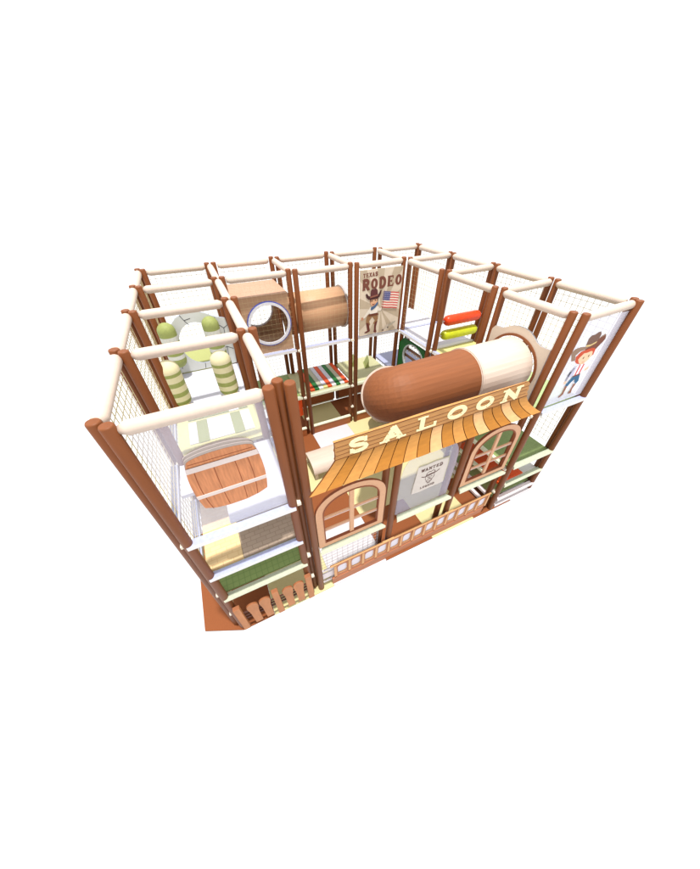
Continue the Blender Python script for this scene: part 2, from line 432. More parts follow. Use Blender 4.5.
# ------------------------------------------------------------------ arched windows
M_win = mat('window_frame_wood', (228, 174, 134), 0.78, 0.5, 0.04); M_wined = mat('window_edge', (150, 80, 46), 0.75)
M_mun = mat('window_bar', (232, 200, 186), 0.8)
def arch_pts(w, h0, h1, n=20, r=1.0):
    """outline with flat bottom, straight sides and a full arched head"""
    P = [(-w, 0), (w, 0), (w, h0)]
    for i in range(1, n): 
        a = math.pi*i/n; P.append((w*math.cos(a), h0+(h1-h0)*math.sin(a)**0.85))
    P.append((-w, h0)); return P
def make_window(x, y, z, label):
    t = thing('arched_window', (x, y, z), label, 'window', 'arched windows of the saloon front')
    o = [(a+x, b+z) for a, b in arch_pts(0.49, 0.70, 1.10)]; i_ = [(a+x, b+z+0.10) for a, b in arch_pts(0.385, 0.58, 0.90)]
    mb = MB(); mb.ring(o, i_, y, y+0.035, M_win, medge=M_wined); mb.build('frame', t)
    o2 = [(a+x, b+z+0.088) for a, b in arch_pts(0.398, 0.60, 0.928)]
    mb = MB(); mb.ring(o2, i_, y-0.006, y+0.001, M_wined); mb.build('inner_trim', t)
    mb = MB(); mb.box((x-0.03, y+0.004, z+0.10), (x+0.03, y+0.03, z+1.0), M_win); mb.build('mullion', t)
    for zz in (0.34, 0.60):
        for s in (-1, 1):
            xa, xb_ = (x-0.385, x-0.03) if s < 0 else (x+0.03, x+0.385)
            mb = MB(); mb.box((xa, y+0.008, z+zz), (xb_, y+0.028, z+zz+0.016), M_mun); mb.box((xa, y+0.008, z+zz+0.03), (xb_, y+0.028, z+zz+0.046), M_win)
            mb.build('glazing_bar', t)
    return t
W1 = make_window(1.845, -0.07, 1.19, 'arched wooden window frame left of the wanted panel, near the railing end')
W2 = copy_tree(W1); W2.location = (4.255, -0.07, 1.21)
W2['label'] = 'arched wooden window frame right of the wanted panel, in front of red and green mats'

# ------------------------------------------------------------------ translucent printed panels
M_clearL = mat('clear_sheet', (236, 236, 250), 0.9, 0.4, 0, alpha=0.26)
M_clearW = mat('clear_arch_sheet', (226, 226, 246), 0.75, 0.4, 0, alpha=0.26)
M_clearC = mat('clear_banner_sheet', (242, 242, 255), 0.9, 0.4, 0, alpha=0.5)
# wanted panel
WP = thing('wanted_panel', (3.07, -0.05, 1.15), 'translucent arched panel with a WANTED poster card between the two saloon windows', 'panel')
pts = [(a*0.99+3.05, b*1.35/1.25+1.17) for a, b in arch_pts(0.485, 0.70, 1.22)]
MB().prism(pts, -0.045, -0.035, M_clearW).build('clear_sheet', WP)
M_card = mat('card_cream', (244, 232, 222), 0.66, 0.7, 0.03, 12); M_ink = mat('ink_brown', (110, 78, 70), 0.7, noise=0)
M_cedge = mat('card_shadow_edge', (196, 190, 160), 0.8, noise=0.05)
card = [(2.80, 1.55), (2.95, 1.535), (3.15, 1.545), (3.36, 1.55), (3.35, 1.75), (3.355, 1.95), (3.34, 2.08), (3.1, 2.10), (2.95, 2.09), (2.83, 2.10), (2.82, 1.9), (2.805, 1.7)]
c = MB().prism([(a+0.02, b+0.015) for a, b in card], -0.050, -0.046, M_cedge).build('card_shadow_border', WP)  # darker copy of the card, offset to paint a shadow border around it
c.name = 'card_shadow_backing'
cardo = MB().prism(card, -0.056, -0.0505, M_card).build('card', WP)
mb = MB(); word(mb, 'WANTED', 2.89, 1.97, 0.37, 0.060, 0.013, -0.058, M_ink); mb.build('lettering', cardo)
mb = MB(); word(mb, 'LEGEND', 2.93, 1.60, 0.26, 0.042, 0.008, -0.058, M_ink); mb.build('lettering', cardo)
mb = MB()   # cowboy face drawn in ink lines
def ink(pl, t=0.010, y=-0.058, m=None): strokes(mb, [pl], 3.07, 1.815, .88, .9, t*.75, y, m or M_ink)
ink([(-.17,.06),(-.12,.035),(-.05,.03),(.03,.045),(.11,.06),(.17,.095)], .018)
ink([(-.08,.04),(-.075,.10),(-.03,.125),(.0,.11),(.04,.13),(.085,.10),(.08,.05)], .012); ink([(-.08,.055),(.08,.065)], .02)
ink([(-.085,.03),(-.085,-.03),(-.05,-.09),(0,-.115),(.05,-.09),(.085,-.03),(.085,.03)], .009)
ink([(-.045,-.005),(-.02,-.005)], .016); ink([(.02,-.005),(.045,-.005)], .016); ink([(0,0),(-.008,-.035),(.01,-.035)], .006)
ink([(-.04,-.06),(0,-.05),(.04,-.06)], .016); ink([(-.06,-.10),(0,-.15),(.06,-.10)], .01); ink([(-.03,-.15),(.03,-.15)], .012)
mb.build('portrait_print', cardo)

# barrel panel
BP = thing('barrel_panel', (0.63, -0.03, 2.33), 'clear panel with an orange wooden barrel picture at the top of the left front bay', 'panel')
MB().box((0.13, -0.020, 2.33), (1.10, -0.012, 3.66), M_clearL).build('clear_sheet', BP)
M_bar = mat('barrel_wood', (216, 142, 96), 0.80, 0.55, 0.12, 9, (5, 1, .6)); M_bseam = mat('barrel_seam', (150, 78, 42), 0.8, noise=0)
M_hoop = mat('barrel_hoop', (222, 206, 200), 0.85, noise=0.02); M_lid = mat('barrel_rim', (190, 176, 168), 0.8, noise=0.04)
cxb = 0.637
def bw(z):     # half width of the barrel at height z
    t = (z-2.96)/0.36; return 0.312-0.045*t*t
def slab(z0, z1, n=8): 
    zs = [z0+(z1-z0)*i/n for i in range(n+1)]
    return [(cxb-bw(z), z) for z in zs]+[(cxb+bw(z), z) for z in reversed(zs)]
body = slab(2.70, 3.215, 12)+[(cxb+0.20, 2.662), (cxb+0.08, 2.637), (cxb-0.08, 2.637), (cxb-0.20, 2.66)]
b = MB().prism(body, -0.045, -0.021, M_bar).build('barrel_body', BP)
mb = MB()
for u in (-.80, -.28, .30, .66):
    P = [(cxb+u*bw(z), z) for z in [2.66+0.51*i/10 for i in range(11)]]
    mb = MB().prism([(a-.003, c_) for a, c_ in P]+[(a+.003, c_) for a, c_ in reversed(P)], -0.0465, -0.0452, M_bseam)
    mb.build('stave_seam', b)
for z0, z1 in ((3.165, 3.22), (2.838, 2.878)):
    MB().prism(slab(z0, z1, 3), -0.051, -0.0455, M_hoop).build('hoop', BP)
lid = [(cxb-bw(3.22), 3.222), (cxb+bw(3.22), 3.222)]+[(cxb+0.275*math.cos(math.pi*i/16), 3.29+0.115*math.sin(math.pi*i/16)) for i in range(17)]
mb = MB().prism(lid, -0.040, -0.0215, M_lid)
ly = [(cxb+0.268*math.cos(math.pi*i/16), 3.275+0.055*math.sin(math.pi*i/16)) for i in range(17)]
mb.prism([(cxb-bw(3.22)+.003, 3.2225), (cxb+bw(3.22)-.003, 3.2225)]+[(a, c_-0.005) for a, c_ in ly], -0.0425, -0.0405, M_bar)
mb.box((cxb-.26, -0.0435, 3.25), (cxb+.26, -0.0426, 3.256), M_bseam)
for off in (0.018, 0.045):
    P = [(cxb+0.272*math.cos(math.pi*i/16), 3.275+off+(0.055+off*.35)*math.sin(math.pi*i/16)) for i in range(17)]
    for (a, c_), (a2, c2) in zip(P[:-1], P[1:]): mb.prism([(a, c_), (a2, c2), (a2, c2+.008), (a, c_+.008)], -0.0435, -0.0406, M_hoop)
mb.build('barrel_lid', BP)

# cowboy banner
CB = thing('cowboy_banner', (5.48, -0.03, 2.35), 'translucent white banner with a cartoon cowboy boy in a brown hat, front right bay', 'banner')
MB().box((5.02, -0.024, 2.36), (5.96, -0.014, 3.66), M_clearC).build('clear_sheet', CB)
pic = dict(
 brim=([(5.096,3.238),(5.152,3.283),(5.25,3.29),(5.374,3.273),(5.521,3.301),(5.613,3.374),(5.68,3.40),(5.714,3.379),(5.754,3.315),(5.72,3.26),(5.632,3.21),(5.623,3.158),(5.5,3.20),(5.378,3.226),(5.29,3.22),(5.233,3.174),(5.282,3.086),(5.20,3.09),(5.156,3.155)],(150,120,100)),
 brim_shade=([(5.378,3.226),(5.521,3.29),(5.62,3.36),(5.714,3.375),(5.75,3.315),(5.70,3.24),(5.64,3.17),(5.60,3.13),(5.5,3.19)],(120,66,44)),
 crown=([(5.364,3.275),(5.345,3.33),(5.335,3.39),(5.373,3.43),(5.44,3.43),(5.488,3.455),(5.541,3.455),(5.585,3.41),(5.585,3.34),(5.565,3.28),(5.46,3.265)],(118,84,70)),
 band=([(5.364,3.272),(5.46,3.262),(5.57,3.29),(5.575,3.315),(5.46,3.287),(5.36,3.295)],(226,196,130)),
 hair=([(5.298,3.064),(5.254,3.146),(5.319,3.214),(5.448,3.223),(5.55,3.225),(5.645,3.19),(5.665,3.10),(5.60,3.06),(5.45,3.0),(5.37,3.02)],(205,76,36)),
 face=([(5.345,3.09),(5.37,3.15),(5.43,3.18),(5.514,3.184),(5.598,3.167),(5.640,3.101),(5.61,3.035),(5.55,2.99),(5.48,2.985),(5.40,3.03)],(250,205,168)),
 fringe=([(5.33,3.10),(5.32,3.20),(5.45,3.225),(5.60,3.215),(5.64,3.15),(5.56,3.175),(5.48,3.165),(5.41,3.17),(5.37,3.13)],(205,76,36)),
 eyeL=([(5.44,3.09),(5.455,3.115),(5.47,3.09),(5.455,3.07)],(50,60,50)), eyeR=([(5.545,3.10),(5.56,3.125),(5.575,3.10),(5.56,3.08)],(50,60,50)),
 mouth=([(5.46,3.03),(5.50,3.02),(5.54,3.035),(5.50,3.012)],(190,90,70)),
 neck=([(5.46,3.0),(5.53,3.0),(5.53,2.96),(5.46,2.96)],(246,196,158)),
 vest=([(5.30,2.80),(5.33,2.95),(5.41,2.985),(5.45,2.98),(5.43,2.82)],(196,196,222)),
 shirt=([(5.40,2.98),(5.446,2.99),(5.56,2.98),(5.64,2.955),(5.70,2.90),(5.66,2.84),(5.60,2.87),(5.585,2.80),(5.44,2.80),(5.42,2.87)],(250,248,252)),
 arm=([(5.288,2.80),(5.30,2.90),(5.35,2.97),(5.38,2.95),(5.34,2.86),(5.33,2.76),(5.30,2.74)],(150,146,160)),
 handL=([(5.29,2.75),(5.33,2.76),(5.34,2.71),(5.30,2.70)],(245,196,158)), handR=([(5.64,2.88),(5.70,2.91),(5.73,2.88),(5.70,2.85),(5.66,2.84)],(245,196,158)),
 tieL=([(5.447,2.99),(5.479,2.985),(5.49,2.80),(5.455,2.80)],(214,80,84)), tieR=([(5.535,2.985),(5.57,2.975),(5.575,2.80),(5.54,2.80)],(214,80,84)),
 pants=([(5.43,2.81),(5.51,2.80),(5.592,2.81),(5.62,2.75),(5.65,2.68),(5.619,2.633),(5.56,2.68),(5.519,2.745),(5.47,2.70),(5.43,2.64),(5.375,2.645),(5.36,2.69),(5.40,2.75)],(34,92,130)),
 belt=([(5.43,2.795),(5.592,2.80),(5.592,2.822),(5.43,2.818)],(110,60,40)),
 bootL=([(5.364,2.658),(5.424,2.648),(5.425,2.54),(5.43,2.50),(5.37,2.46),(5.33,2.47),(5.38,2.53)],(140,84,60)), bootR=([(5.56,2.65),(5.625,2.64),(5.60,2.55),(5.62,2.50),(5.62,2.47),(5.55,2.475),(5.56,2.55)],(140,84,60)),
 bag=([(5.28,2.86),(5.31,2.92),(5.335,2.90),(5.315,2.83)],(54,58,80)))
mb = MB()
for i, (nm, (P, c_)) in enumerate(pic.items()):
    y = -0.0248-0.0004*i; mb.prism(P, y, y+0.0003, mat('print_'+nm, c_, 0.92, 0.6, 0.0))
mb.build('cowboy_print', CB)

# rodeo poster
RP = thing('rodeo_poster', (4.27, 3.60, 2.35), 'beige TEXAS RODEO poster with a cowboy and a striped flag on the inner back wall', 'poster')
px0, px1, pz0, pz1 = 3.775, 4.755, 2.36, 3.66
M_pap = mat('poster_paper', (232, 216, 194), 0.76, 0.7, 0.03, 8); M_ray = mat('poster_ray', (202, 184, 158), 0.76, 0.7, 0.03, 8)
mb = MB().box((px0, 3.575, pz0), (px1, 3.590, pz1), M_pap)
def PU(u, v): return (px0+(px1-px0)*u, pz1-(pz1-pz0)*v)
cu, cv = 0.52, 0.60
def clipray(ang):
    dx, dz = math.cos(ang), math.sin(ang); t = 9
    if dx > 0: t = min(t, (1-cu)/dx)
    if dx < 0: t = min(t, -cu/dx)
    if dz > 0: t = min(t, (1-cv)/dz)
    if dz < 0: t = min(t, -cv/dz)
    return (cu+dx*t, cv+dz*t)
for i in range(20):
    if i % 2: continue
    a0, a1 = 2*math.pi*i/20+0.1, 2*math.pi*(i+0.9)/20+0.1
    p, q = clipray(a0), clipray(a1); mid = []
    if abs(p[0]-q[0]) > 1e-6 and abs(p[1]-q[1]) > 1e-6:
        cxn = p[0] if p[0] in (0, 1) else q[0]; cn = (round(p[0]) if abs(p[0]-round(p[0])) < 1e-6 else round(q[0]), round(p[1]) if abs(p[1]-round(p[1])) < 1e-6 else round(q[1])); mid = [cn]
    P = [PU(cu, cv), PU(*p)]+[PU(*m_) for m_ in mid]+[PU(*q)]
    mb.prism(P, 3.5735, 3.5748, M_ray)
mb.build('printed_sheet', RP)
M_rt = mat('poster_text', (122, 72, 58), 0.85, 0.7, 0.05)
mb = MB(); word(mb, 'TEXAS', *PU(0.06, 0.105), 0.34, 0.075, 0.018, 3.572, M_rt, slant=0.003)
word(mb, 'RODEO', *PU(0.04, 0.285), 0.95, 0.20, 0.058, 3.572, M_rt, slant=0.006); mb.build('lettering', RP)
mb = MB(); fc = lambda *c_: mat('fig_%d_%d_%d' % c_, c_, 0.86, 0.7, 0.0)
LY = [0]
def fig(P, c_):
    LY[0] += 1; y = 3.5715-0.0004*LY[0]; mb.prism([PU(u, v) for u, v in P], y, y+0.0003, fc(*c_))
fig([(.19,.66),(.33,.64),(.44,.66),(.46,.75),(.43,.80),(.40,.84),(.34,.82),(.38,.77),(.31,.70),(.24,.77),(.27,.83),(.22,.85),(.16,.80),(.16,.74)], (150,112,76))
fig([(.16,.79),(.23,.80),(.26,.90),(.27,.94),(.18,.965),(.13,.96),(.13,.945),(.20,.925),(.18,.86)], (104,52,42))
fig([(.39,.80),(.45,.78),(.42,.88),(.42,.93),(.44,.965),(.42,.985),(.36,.97),(.37,.92),(.37,.86)], (104,52,42))
fig([(.24,.55),(.36,.53),(.46,.56),(.44,.63),(.42,.68),(.25,.68),(.24,.62)], (238,230,218))
fig([(.24,.56),(.19,.60),(.10,.68),(.06,.70),(.08,.72),(.14,.70),(.25,.63)], (232,222,208))
fig([(.44,.56),(.50,.585),(.56,.56),(.58,.58),(.50,.63),(.43,.62)], (232,222,208))
fig([(.04,.69),(.09,.69),(.10,.73),(.04,.74)], (196,140,110)); fig([(.53,.55),(.58,.545),(.59,.58),(.54,.59)], (196,140,110))
fig([(.22,.655),(.45,.65),(.46,.69),(.22,.69)], (110,62,44))
fig([(.24,.40),(.42,.40),(.43,.47),(.38,.53),(.32,.545),(.27,.52),(.235,.46)], (222,172,136))
fig([(.235,.42),(.25,.40),(.27,.46),(.25,.48)], (90,54,40)); fig([(.42,.40),(.44,.41),(.43,.48),(.41,.45)], (90,54,40))
fig([(.275,.445),(.305,.445),(.305,.46),(.275,.46)], (50,40,40)); fig([(.355,.44),(.385,.44),(.385,.455),(.355,.455)], (50,40,40))
fig([(.29,.50),(.34,.505),(.37,.49),(.34,.52),(.30,.515)], (130,60,50))
fig([(.27,.55),(.36,.52),(.43,.47),(.44,.51),(.38,.56),(.33,.585),(.28,.60),(.26,.58)], (76,100,136))
fig([(.13,.345),(.16,.33),(.20,.37),(.26,.385),(.36,.38),(.44,.36),(.48,.31),(.51,.305),(.50,.35),(.46,.41),(.40,.43),(.28,.435),(.20,.425),(.15,.39)], (72,38,38))
fig([(.24,.385),(.25,.30),(.28,.275),(.32,.285),(.37,.27),(.41,.30),(.42,.37),(.35,.39)], (96,50,50))
fig([(.235,.385),(.42,.365),(.43,.385),(.24,.405)], (150,96,80))
M_flag = None
fo = lambda a, b: (.555+.40*a+.0*b-.03*b, .325+.055*a+.25*b)
for i in range(13):
    t0, t1 = i/13, (i+1)/13
    fig([fo(0,t0), fo(.33,t0+.012), fo(.66,t0-.012), fo(1,t0), fo(1,t1), fo(.66,t1-.012), fo(.33,t1+.012), fo(0,t1)], (206,86,80) if i % 2 == 0 else (240,226,212))
fig([fo(0,0), fo(.45,0), fo(.45,.54), fo(0,.54)], (92,94,140))
for r in range(4):
    for q in range(5):
        a, b = .05+q*.085, .07+r*.12; fig([fo(a,b), fo(a+.022,b-.02), fo(a+.044,b), fo(a+.022,b+.02)], (200,196,214))
fig([(.535,.60),(.565,.31),(.575,.31),(.55,.60)], (150,130,104))
fig([(.60,.93),(.66,.90),(.70,.86),(.73,.87),(.71,.92),(.66,.95),(.61,.955)], (196,182,166)); fig([(.70,.90),(.82,.85),(.92,.83),(.90,.86),(.76,.91)], (176,168,150))
fig([(.56,.95),(.61,.94),(.62,.97),(.57,.97)], (110,90,80)); fig([(.70,.915),(.73,.91),(.735,.94),(.705,.94)], (90,80,76))
mb.build('cowboy_print', RP)

# ------------------------------------------------------------------ picket gate of the left bay
PG = thing('picket_fence', (0.62, -0.16, 0), 'low wooden picket fence with rounded boards across the left bay entrance', 'fence')
M_pk = mat('picket_wood', (204, 134, 84), 0.72, 0.55, 0.09, 12, (1, 1, .25)); M_pkr = mat('picket_rail', (92, 46, 28), 0.7); M_pke = mat('picket_edge', (170, 104, 64), 0.7)
yp = -0.155
for x, kind in ((0.125, 0), (0.31, 1), (0.475, 1), (0.635, 0), (0.80, 1), (0.96, 1), (1.11, 0)):
    mb = MB()
    if kind:
        P = [(x-.05, .10), (x+.05, .10), (x+.056, .45), (x+.075, .60)]+[(x+.075*math.cos(math.pi*i/8), .64+.07*math.sin(math.pi*i/8)) for i in range(9)]+[(x-.075, .60), (x-.056, .45)]
        mb.prism(P, yp, yp+0.025, M_pk, msides=M_pke)
    else:
        mb.box((x-.042, yp-0.012, 0.06), (x+.042, yp+0.045, 0.76), M_pk, M_pke)
    mb.build('picket', PG, bevel=0.003)
for z in (0.30, 0.39, 0.48):
    MB().box((0.14, yp+0.027, z), (1.10, yp+0.043, z+0.028), M_pkr).build('cross_rail', PG)

# ------------------------------------------------------------------ saloon railing
RL = thing('porch_railing', (3.0, -0.15, 0), 'long low orange brown porch railing with rounded openings along the saloon front', 'railing')
M_rl = mat('railing_wood', (208, 130, 86), 0.60, 0.5, 0.07, 10, (.3, 1, 3)); M_rls = mat('railing_baluster', (226, 168, 112), 0.75, 0.5, 0.05)
M_open = mat('railing_back_panel', (222, 216, 226), 0.9, 0.6, 0.02)
ry0 = -0.088
xa, xe = 1.47, 4.68
mb = MB(); mb.box((xa, ry0-0.02, 0.585), (xe, ry0+0.010, 0.615), M_rls); mb.build('handrail', RL, bevel=0.006)
mb = MB(); mb.box((xa+0.02, ry0-0.008, 0.0), (xe-0.04, ry0+0.022, 0.13), M_rl)
mb.box((xa+0.02, ry0-0.012, 0.13), (xe-0.04, ry0+0.022, 0.19), M_rl); mb.build('skirt_board', RL, bevel=0.004)
NO = 13; pitch = (xe-xa-0.10)/NO
zc0, zc1 = 0.19, 0.585
def rrect(cx, cz, hw, hh, n=6, r=0.04):
    P = []
    for sx, sz, a0 in ((1,1,0), (-1,1,90), (-1,-1,180), (1,-1,270)):
        for i in range(n+1):
            a = math.radians(a0+90*i/n); P.append((cx+sx*(hw-r)+r*math.cos(a), cz+sz*(hh-r)+r*math.sin(a)))
    return P
for i in range(NO):
    cx = xa+0.08+pitch*(i+0.5)
    o = rrect(cx, (zc0+zc1)/2, pitch/2-0.001, (zc1-zc0)/2, r=0.001); n_ = rrect(cx, (zc0+zc1)/2+0.0, pitch*0.335, 0.125, r=0.05)
    mb = MB(); mb.ring(o, n_, ry0-0.002, ry0+0.018, M_rl, medge=M_rls); mb.build('opening_frame', RL)
for i in range(NO+1):
    cx = xa+0.08+pitch*i
    mb = MB(); mb.box((cx-0.022, ry0-0.012, 0.22), (cx+0.022, ry0-0.0025, 0.56), M_rls); mb.build('baluster', RL, bevel=0.004)
MB().box((xa+0.09, ry0+0.0195, 0.20), (xe-0.05, ry0+0.026, 0.575), M_open).build('back_panel', RL)
mb = MB(); mb.box((1.35, ry0+0.03, 0.45), (1.60, ry0+0.05, 0.49), M_pink); mb.box((1.34, ry0+0.03, 0.10), (1.50, ry0+0.05, 0.13), M_pink)
mb.box((1.35, ry0+0.04, 0.20), (1.62, ry0+0.06, 0.36), M_pink); mb.build('end_brace', RL)

# ------------------------------------------------------------------ tube slide
TS = thing('tube_slide', (3.0, 1.0, 0), 'big enclosed tube slide with brown and cream sections above the saloon sign', 'slide')
M_tb = mat('slide_brown', (172, 102, 58), 0.52, 0.6, 0.06, 5, (.35, 6, 6), bump=0.0); M_tc = mat('slide_cream', (240, 219, 202), 0.66, 0.45, 0.03, 5, (.35, 6, 6))
cy, cz = 0.62, 2.84
def tube_shell(path, r, m, name, th=0.03, seg=56, sm=True):
    mb = MB(); p = [Vector(q) for q in path]
    rr = r if isinstance(r, list) else [r]*len(p)
    mb.sweep(p, rr, m, seg, cap=False, sm=sm); n = len(mb.v)
    mb2 = MB(); mb2.sweep(p, [q-th for q in rr], m, seg, cap=False)
    off = len(mb.v); mb.v += mb2.v
    for f in mb2.f: mb.face([off+i for i in reversed(f)], m, True)
    k = len(p)
    for e in (0, k-1):
        for j in range(seg):
            a, b = e*seg+j, e*seg+(j+1) % seg
            q = [a, b, off+b, off+a]
            if e == 0: q.reverse()
            mb.face(q, m)
    return mb.build(name, TS)
tz = cz+0.01
tube_shell([(4.845, cy, tz), (4.4, cy, tz), (3.90, cy, tz)], 0.392, M_tc, 'cream_section', seg=36, sm=False)
br = [(3.92, cy, tz), (3.5, cy, tz), (2.93, cy, tz)]
def bend(a):
    a = math.radians(a); return (2.93-0.12*math.sin(a), cy+0.12*(1-math.cos(a)), tz-0.07*(1-math.cos(a)))
br += [bend(8*i) for i in range(1, 15)]
tube_shell(br, [0.388, 0.378, 0.37]+[0.368]*14, M_tb, 'brown_section', seg=36, sm=False)
tube_shell([(3.935, cy, tz), (3.91, cy, tz)], [0.405, 0.405], M_tc, 'joint_ring', th=0.02)
e1 = Vector(bend(112)); dr = (e1-Vector(bend(104))).normalized()
tube_shell([e1-dr*0.01, e1+dr*0.03], [0.388, 0.388], M_tc, 'joint_ring', th=0.04)
tube_shell([bend(a) for a in (112, 118, 124, 130, 136)]+[(3.08, 1.16, 2.46), (3.36, 1.62, 2.08), (3.68, 2.12, 1.66), (4.05, 2.65, 1.35), (4.2, 2.95, 0.85), (4.25, 3.1, 0.50)], 0.36, M_tc, 'drop_section', seg=48)
CB2 = thing('crawl_barrel', (2.3, 2.35, 0), 'cream half round crawl barrel on the floor behind the saloon sign', 'crawl tunnel')
mb = MB(); hb_ = [(0.34*math.cos(math.pi*i/20), 0.34*math.sin(math.pi*i/20)) for i in range(21)]; hi_ = [(a*0.92, b*0.92) for a, b in reversed(hb_)]
mb.prism([(2.40+a, 0.20+b*.62) for a, b in hb_+hi_], 1.99, 2.75, M_tc, 'x'); mb.build('shell', CB2)
for x in (2.05, 2.65): MB().box((x-.03, 2.10, 0.0), (x+.03, 2.13, 0.22), M_tc).box((x-.03, 2.67, 0.0), (x+.03, 2.70, 0.22), M_tc).build('foot', CB2)
# scalloped end panel with round hole
SP = thing('slide_entry_panel', (4.86, 0.62, 2.3), 'cream wavy edged board with a round hole where the tube slide starts', 'panel')
top = [(1.12, 3.10), (1.11, 3.22), (1.07, 3.275), (1.0, 3.285), (0.93, 3.29), (0.86, 3.33), (0.78, 3.375), (0.68, 3.40), (0.58, 3.405), (0.48, 3.385), (0.40, 3.34), (0.33, 3.29), (0.26, 3.265), (0.18, 3.265), (0.11, 3.27)]
out = top+[(0.11, 2.9), (0.11, 2.5), (0.11, 2.36), (0.4, 2.36), (0.8, 2.36), (1.12, 2.36), (1.12, 2.7)]
# match the hole loop to the outline by angle
hole = []
for a, b in out:
    t = math.atan2(b-cz, a-cy); hole.append((cy+0.425*math.cos(t), cz+0.425*math.sin(t)))
def densify(L_, n=4):
    R_ = []
    for i in range(len(L_)):
        a, b = L_[i], L_[(i+1) % len(L_)]
        for k in range(n): R_.append((a[0]+(b[0]-a[0])*k/n, a[1]+(b[1]-a[1])*k/n))
    return R_
out = densify(out); hole = [(cy+0.425*math.cos(math.atan2(b-cz, a-cy)), cz+0.425*math.sin(math.atan2(b-cz, a-cy))) for a, b in out]
mb = MB(); mb.ring(out[::-1], hole[::-1], 4.85, 4.875, mat('panel_cream', (236, 216, 194), 0.72, 0.5, 0.02), 'x', mat('panel_edge', (190, 186, 190), 0.7)); mb.build('board', SP)
mb = MB(); mb.ring(circ(cy, cz, 0.455, 48), circ(cy, cz, 0.42, 48), 4.835, 4.849, M_tb, 'x'); mb.build('hole_rim', SP)

# ------------------------------------------------------------------ padded columns of the left bay
def capsule(mb, x, y, z0, z1, r, bands, n=26, seg=28):
    """vertical capsule with coloured bands given as (z_from, z_to, material)"""
    zs = []
    for i in range(9):
        a = math.pi/2*i/8; zs.append((z0+r-r*math.cos(a), r*math.sin(a)))
    cut = sorted({b for a, b, _ in bands} | {a for a, b, _ in bands})
    for c_ in cut:
        if z0+r < c_ < z1-r: zs.append((c_, r))
    for i in range(9):
        a = math.pi/2*i/8; zs.append((z1-r+r*math.sin(a), r*math.cos(a)))
    zs = [(z, max(q, 0.002)) for z, q in zs]
    base_ = len(mb.v)
    for z, q in zs:
        for j in range(seg):
            a = 2*math.pi*j/seg; mb.v.append((x+q*math.cos(a), y+q*math.sin(a), z))
    for i in range(len(zs)-1):
        zm = (zs[i][0]+zs[i+1][0])/2
        m = [mm for a, b, mm in bands if a <= zm <= b][0]
        for j in range(seg):
            a, b = base_+i*seg+j, base_+i*seg+(j+1) % seg; mb.face([a, b, b+seg, a+seg], m, True)
M_cr = mat('pad_cream', (244, 234, 190), 0.66, 0.6, 0.02); M_og = mat('pad_olive', (170, 178, 104), 0.66); M_wb = mat('pad_white', (226, 226, 216), 0.75); M_gg = mat('pad_green', (176, 186, 108), 0.60)
def col_cream(x, y):
    z0, z1 = 2.32, 3.08
    B = [(0, z1-0.42, M_og)]
    ed = [z0-1, 2.40, 2.47, 2.55, 2.62, 2.71, 2.78, 2.87, 2.92, 4]
    B = [(ed[i], ed[i+1], M_cr if i % 2 == 0 else M_og) for i in range(len(ed)-1)]
    mb = MB(); capsule(mb, x, y, z0, z1, 0.148, B); return mb
def col_green(x, y):
    z0, z1 = 2.50, 3.27
    ed = [z0-1, 2.68, 2.745, 2.98, 3.06, 4]
    B = [(ed[i], ed[i+1], M_gg if i % 2 == 0 else M_wb) for i in range(len(ed)-1)]
    mb = MB(); capsule(mb, x, y, z0, z1, 0.135, B); return mb
for x, lab in ((0.15, 'cream padded column with olive bands, nearer the outer left net'), (0.865, 'cream padded column with olive bands, nearer the middle of the frame')):
    col_cream(x, 2.47).build('padded_column', None, lab, 'padded column', 'banded padded columns', loc=(x, 2.47, 2.32))
for x, lab in ((0.205, 'green padded column with white bands at the left foot of the stone arch'), (0.88, 'green padded column with white bands at the right foot of the stone arch')):
    col_green(x, 3.47).build('padded_column', None, lab, 'padded column', 'banded padded columns', loc=(x, 3.47, 2.5))
# stone arch board
SA = thing('stone_arch', (0.65, 3.62, 2.3), 'pale grey stone arch board with black cracks and a round opening', 'arch')
outl = [(1.14, 2.32), (1.16, 2.6), (1.16, 2.95), (1.14, 3.17), (1.02, 3.2), (0.93, 3.24), (0.85, 3.29), (0.75, 3.33), (0.65, 3.345), (0.5, 3.33), (0.38, 3.27), (0.26, 3.15), (0.16, 3.0), (0.12, 2.8), (0.12, 2.5), (0.12, 2.32), (0.4, 2.32), (0.8, 2.32)]
outl = densify(outl, 3)
hl = [(0.62+0.31*math.cos(math.atan2(b-2.80, a-0.62)), 2.80+0.37*math.sin(math.atan2(b-2.80, a-0.62))) for a, b in outl]
mb = MB(); mb.ring(outl, hl, 3.60, 3.625, mat('arch_stone', (228, 230, 226), 0.74, 0.7, 0.03, 4), medge=mat('arch_edge', (180, 190, 215), 0.7)); mb.build('board', SA)
M_blk = mat('crack_black', (60, 62, 72), 0.8, noise=0)
for grp in ([[(.46,3.31),(.50,3.22),(.55,3.14)], [(.50,3.22),(.60,3.24)]], [[(.98,3.20),(1.0,3.08),(1.08,3.0),(1.15,3.04)], [(1.0,3.08),(.93,3.0)], [(1.08,3.0),(1.07,2.86),(.93,2.80)], [(1.07,2.86),(1.15,2.78)]],
            [[(.93,2.62),(1.05,2.66),(1.15,2.60)], [(1.05,2.66),(1.03,2.45)]], [[(.60,2.43),(.58,2.33)]], [[(.14,2.7),(.30,2.72)]], [[(.25,2.55),(.2,2.4)]]):
    mb = MB(); strokes(mb, grp, 0, 0, 1, 1, 0.009, 3.598, M_blk); mb.build('crack_line', SA)
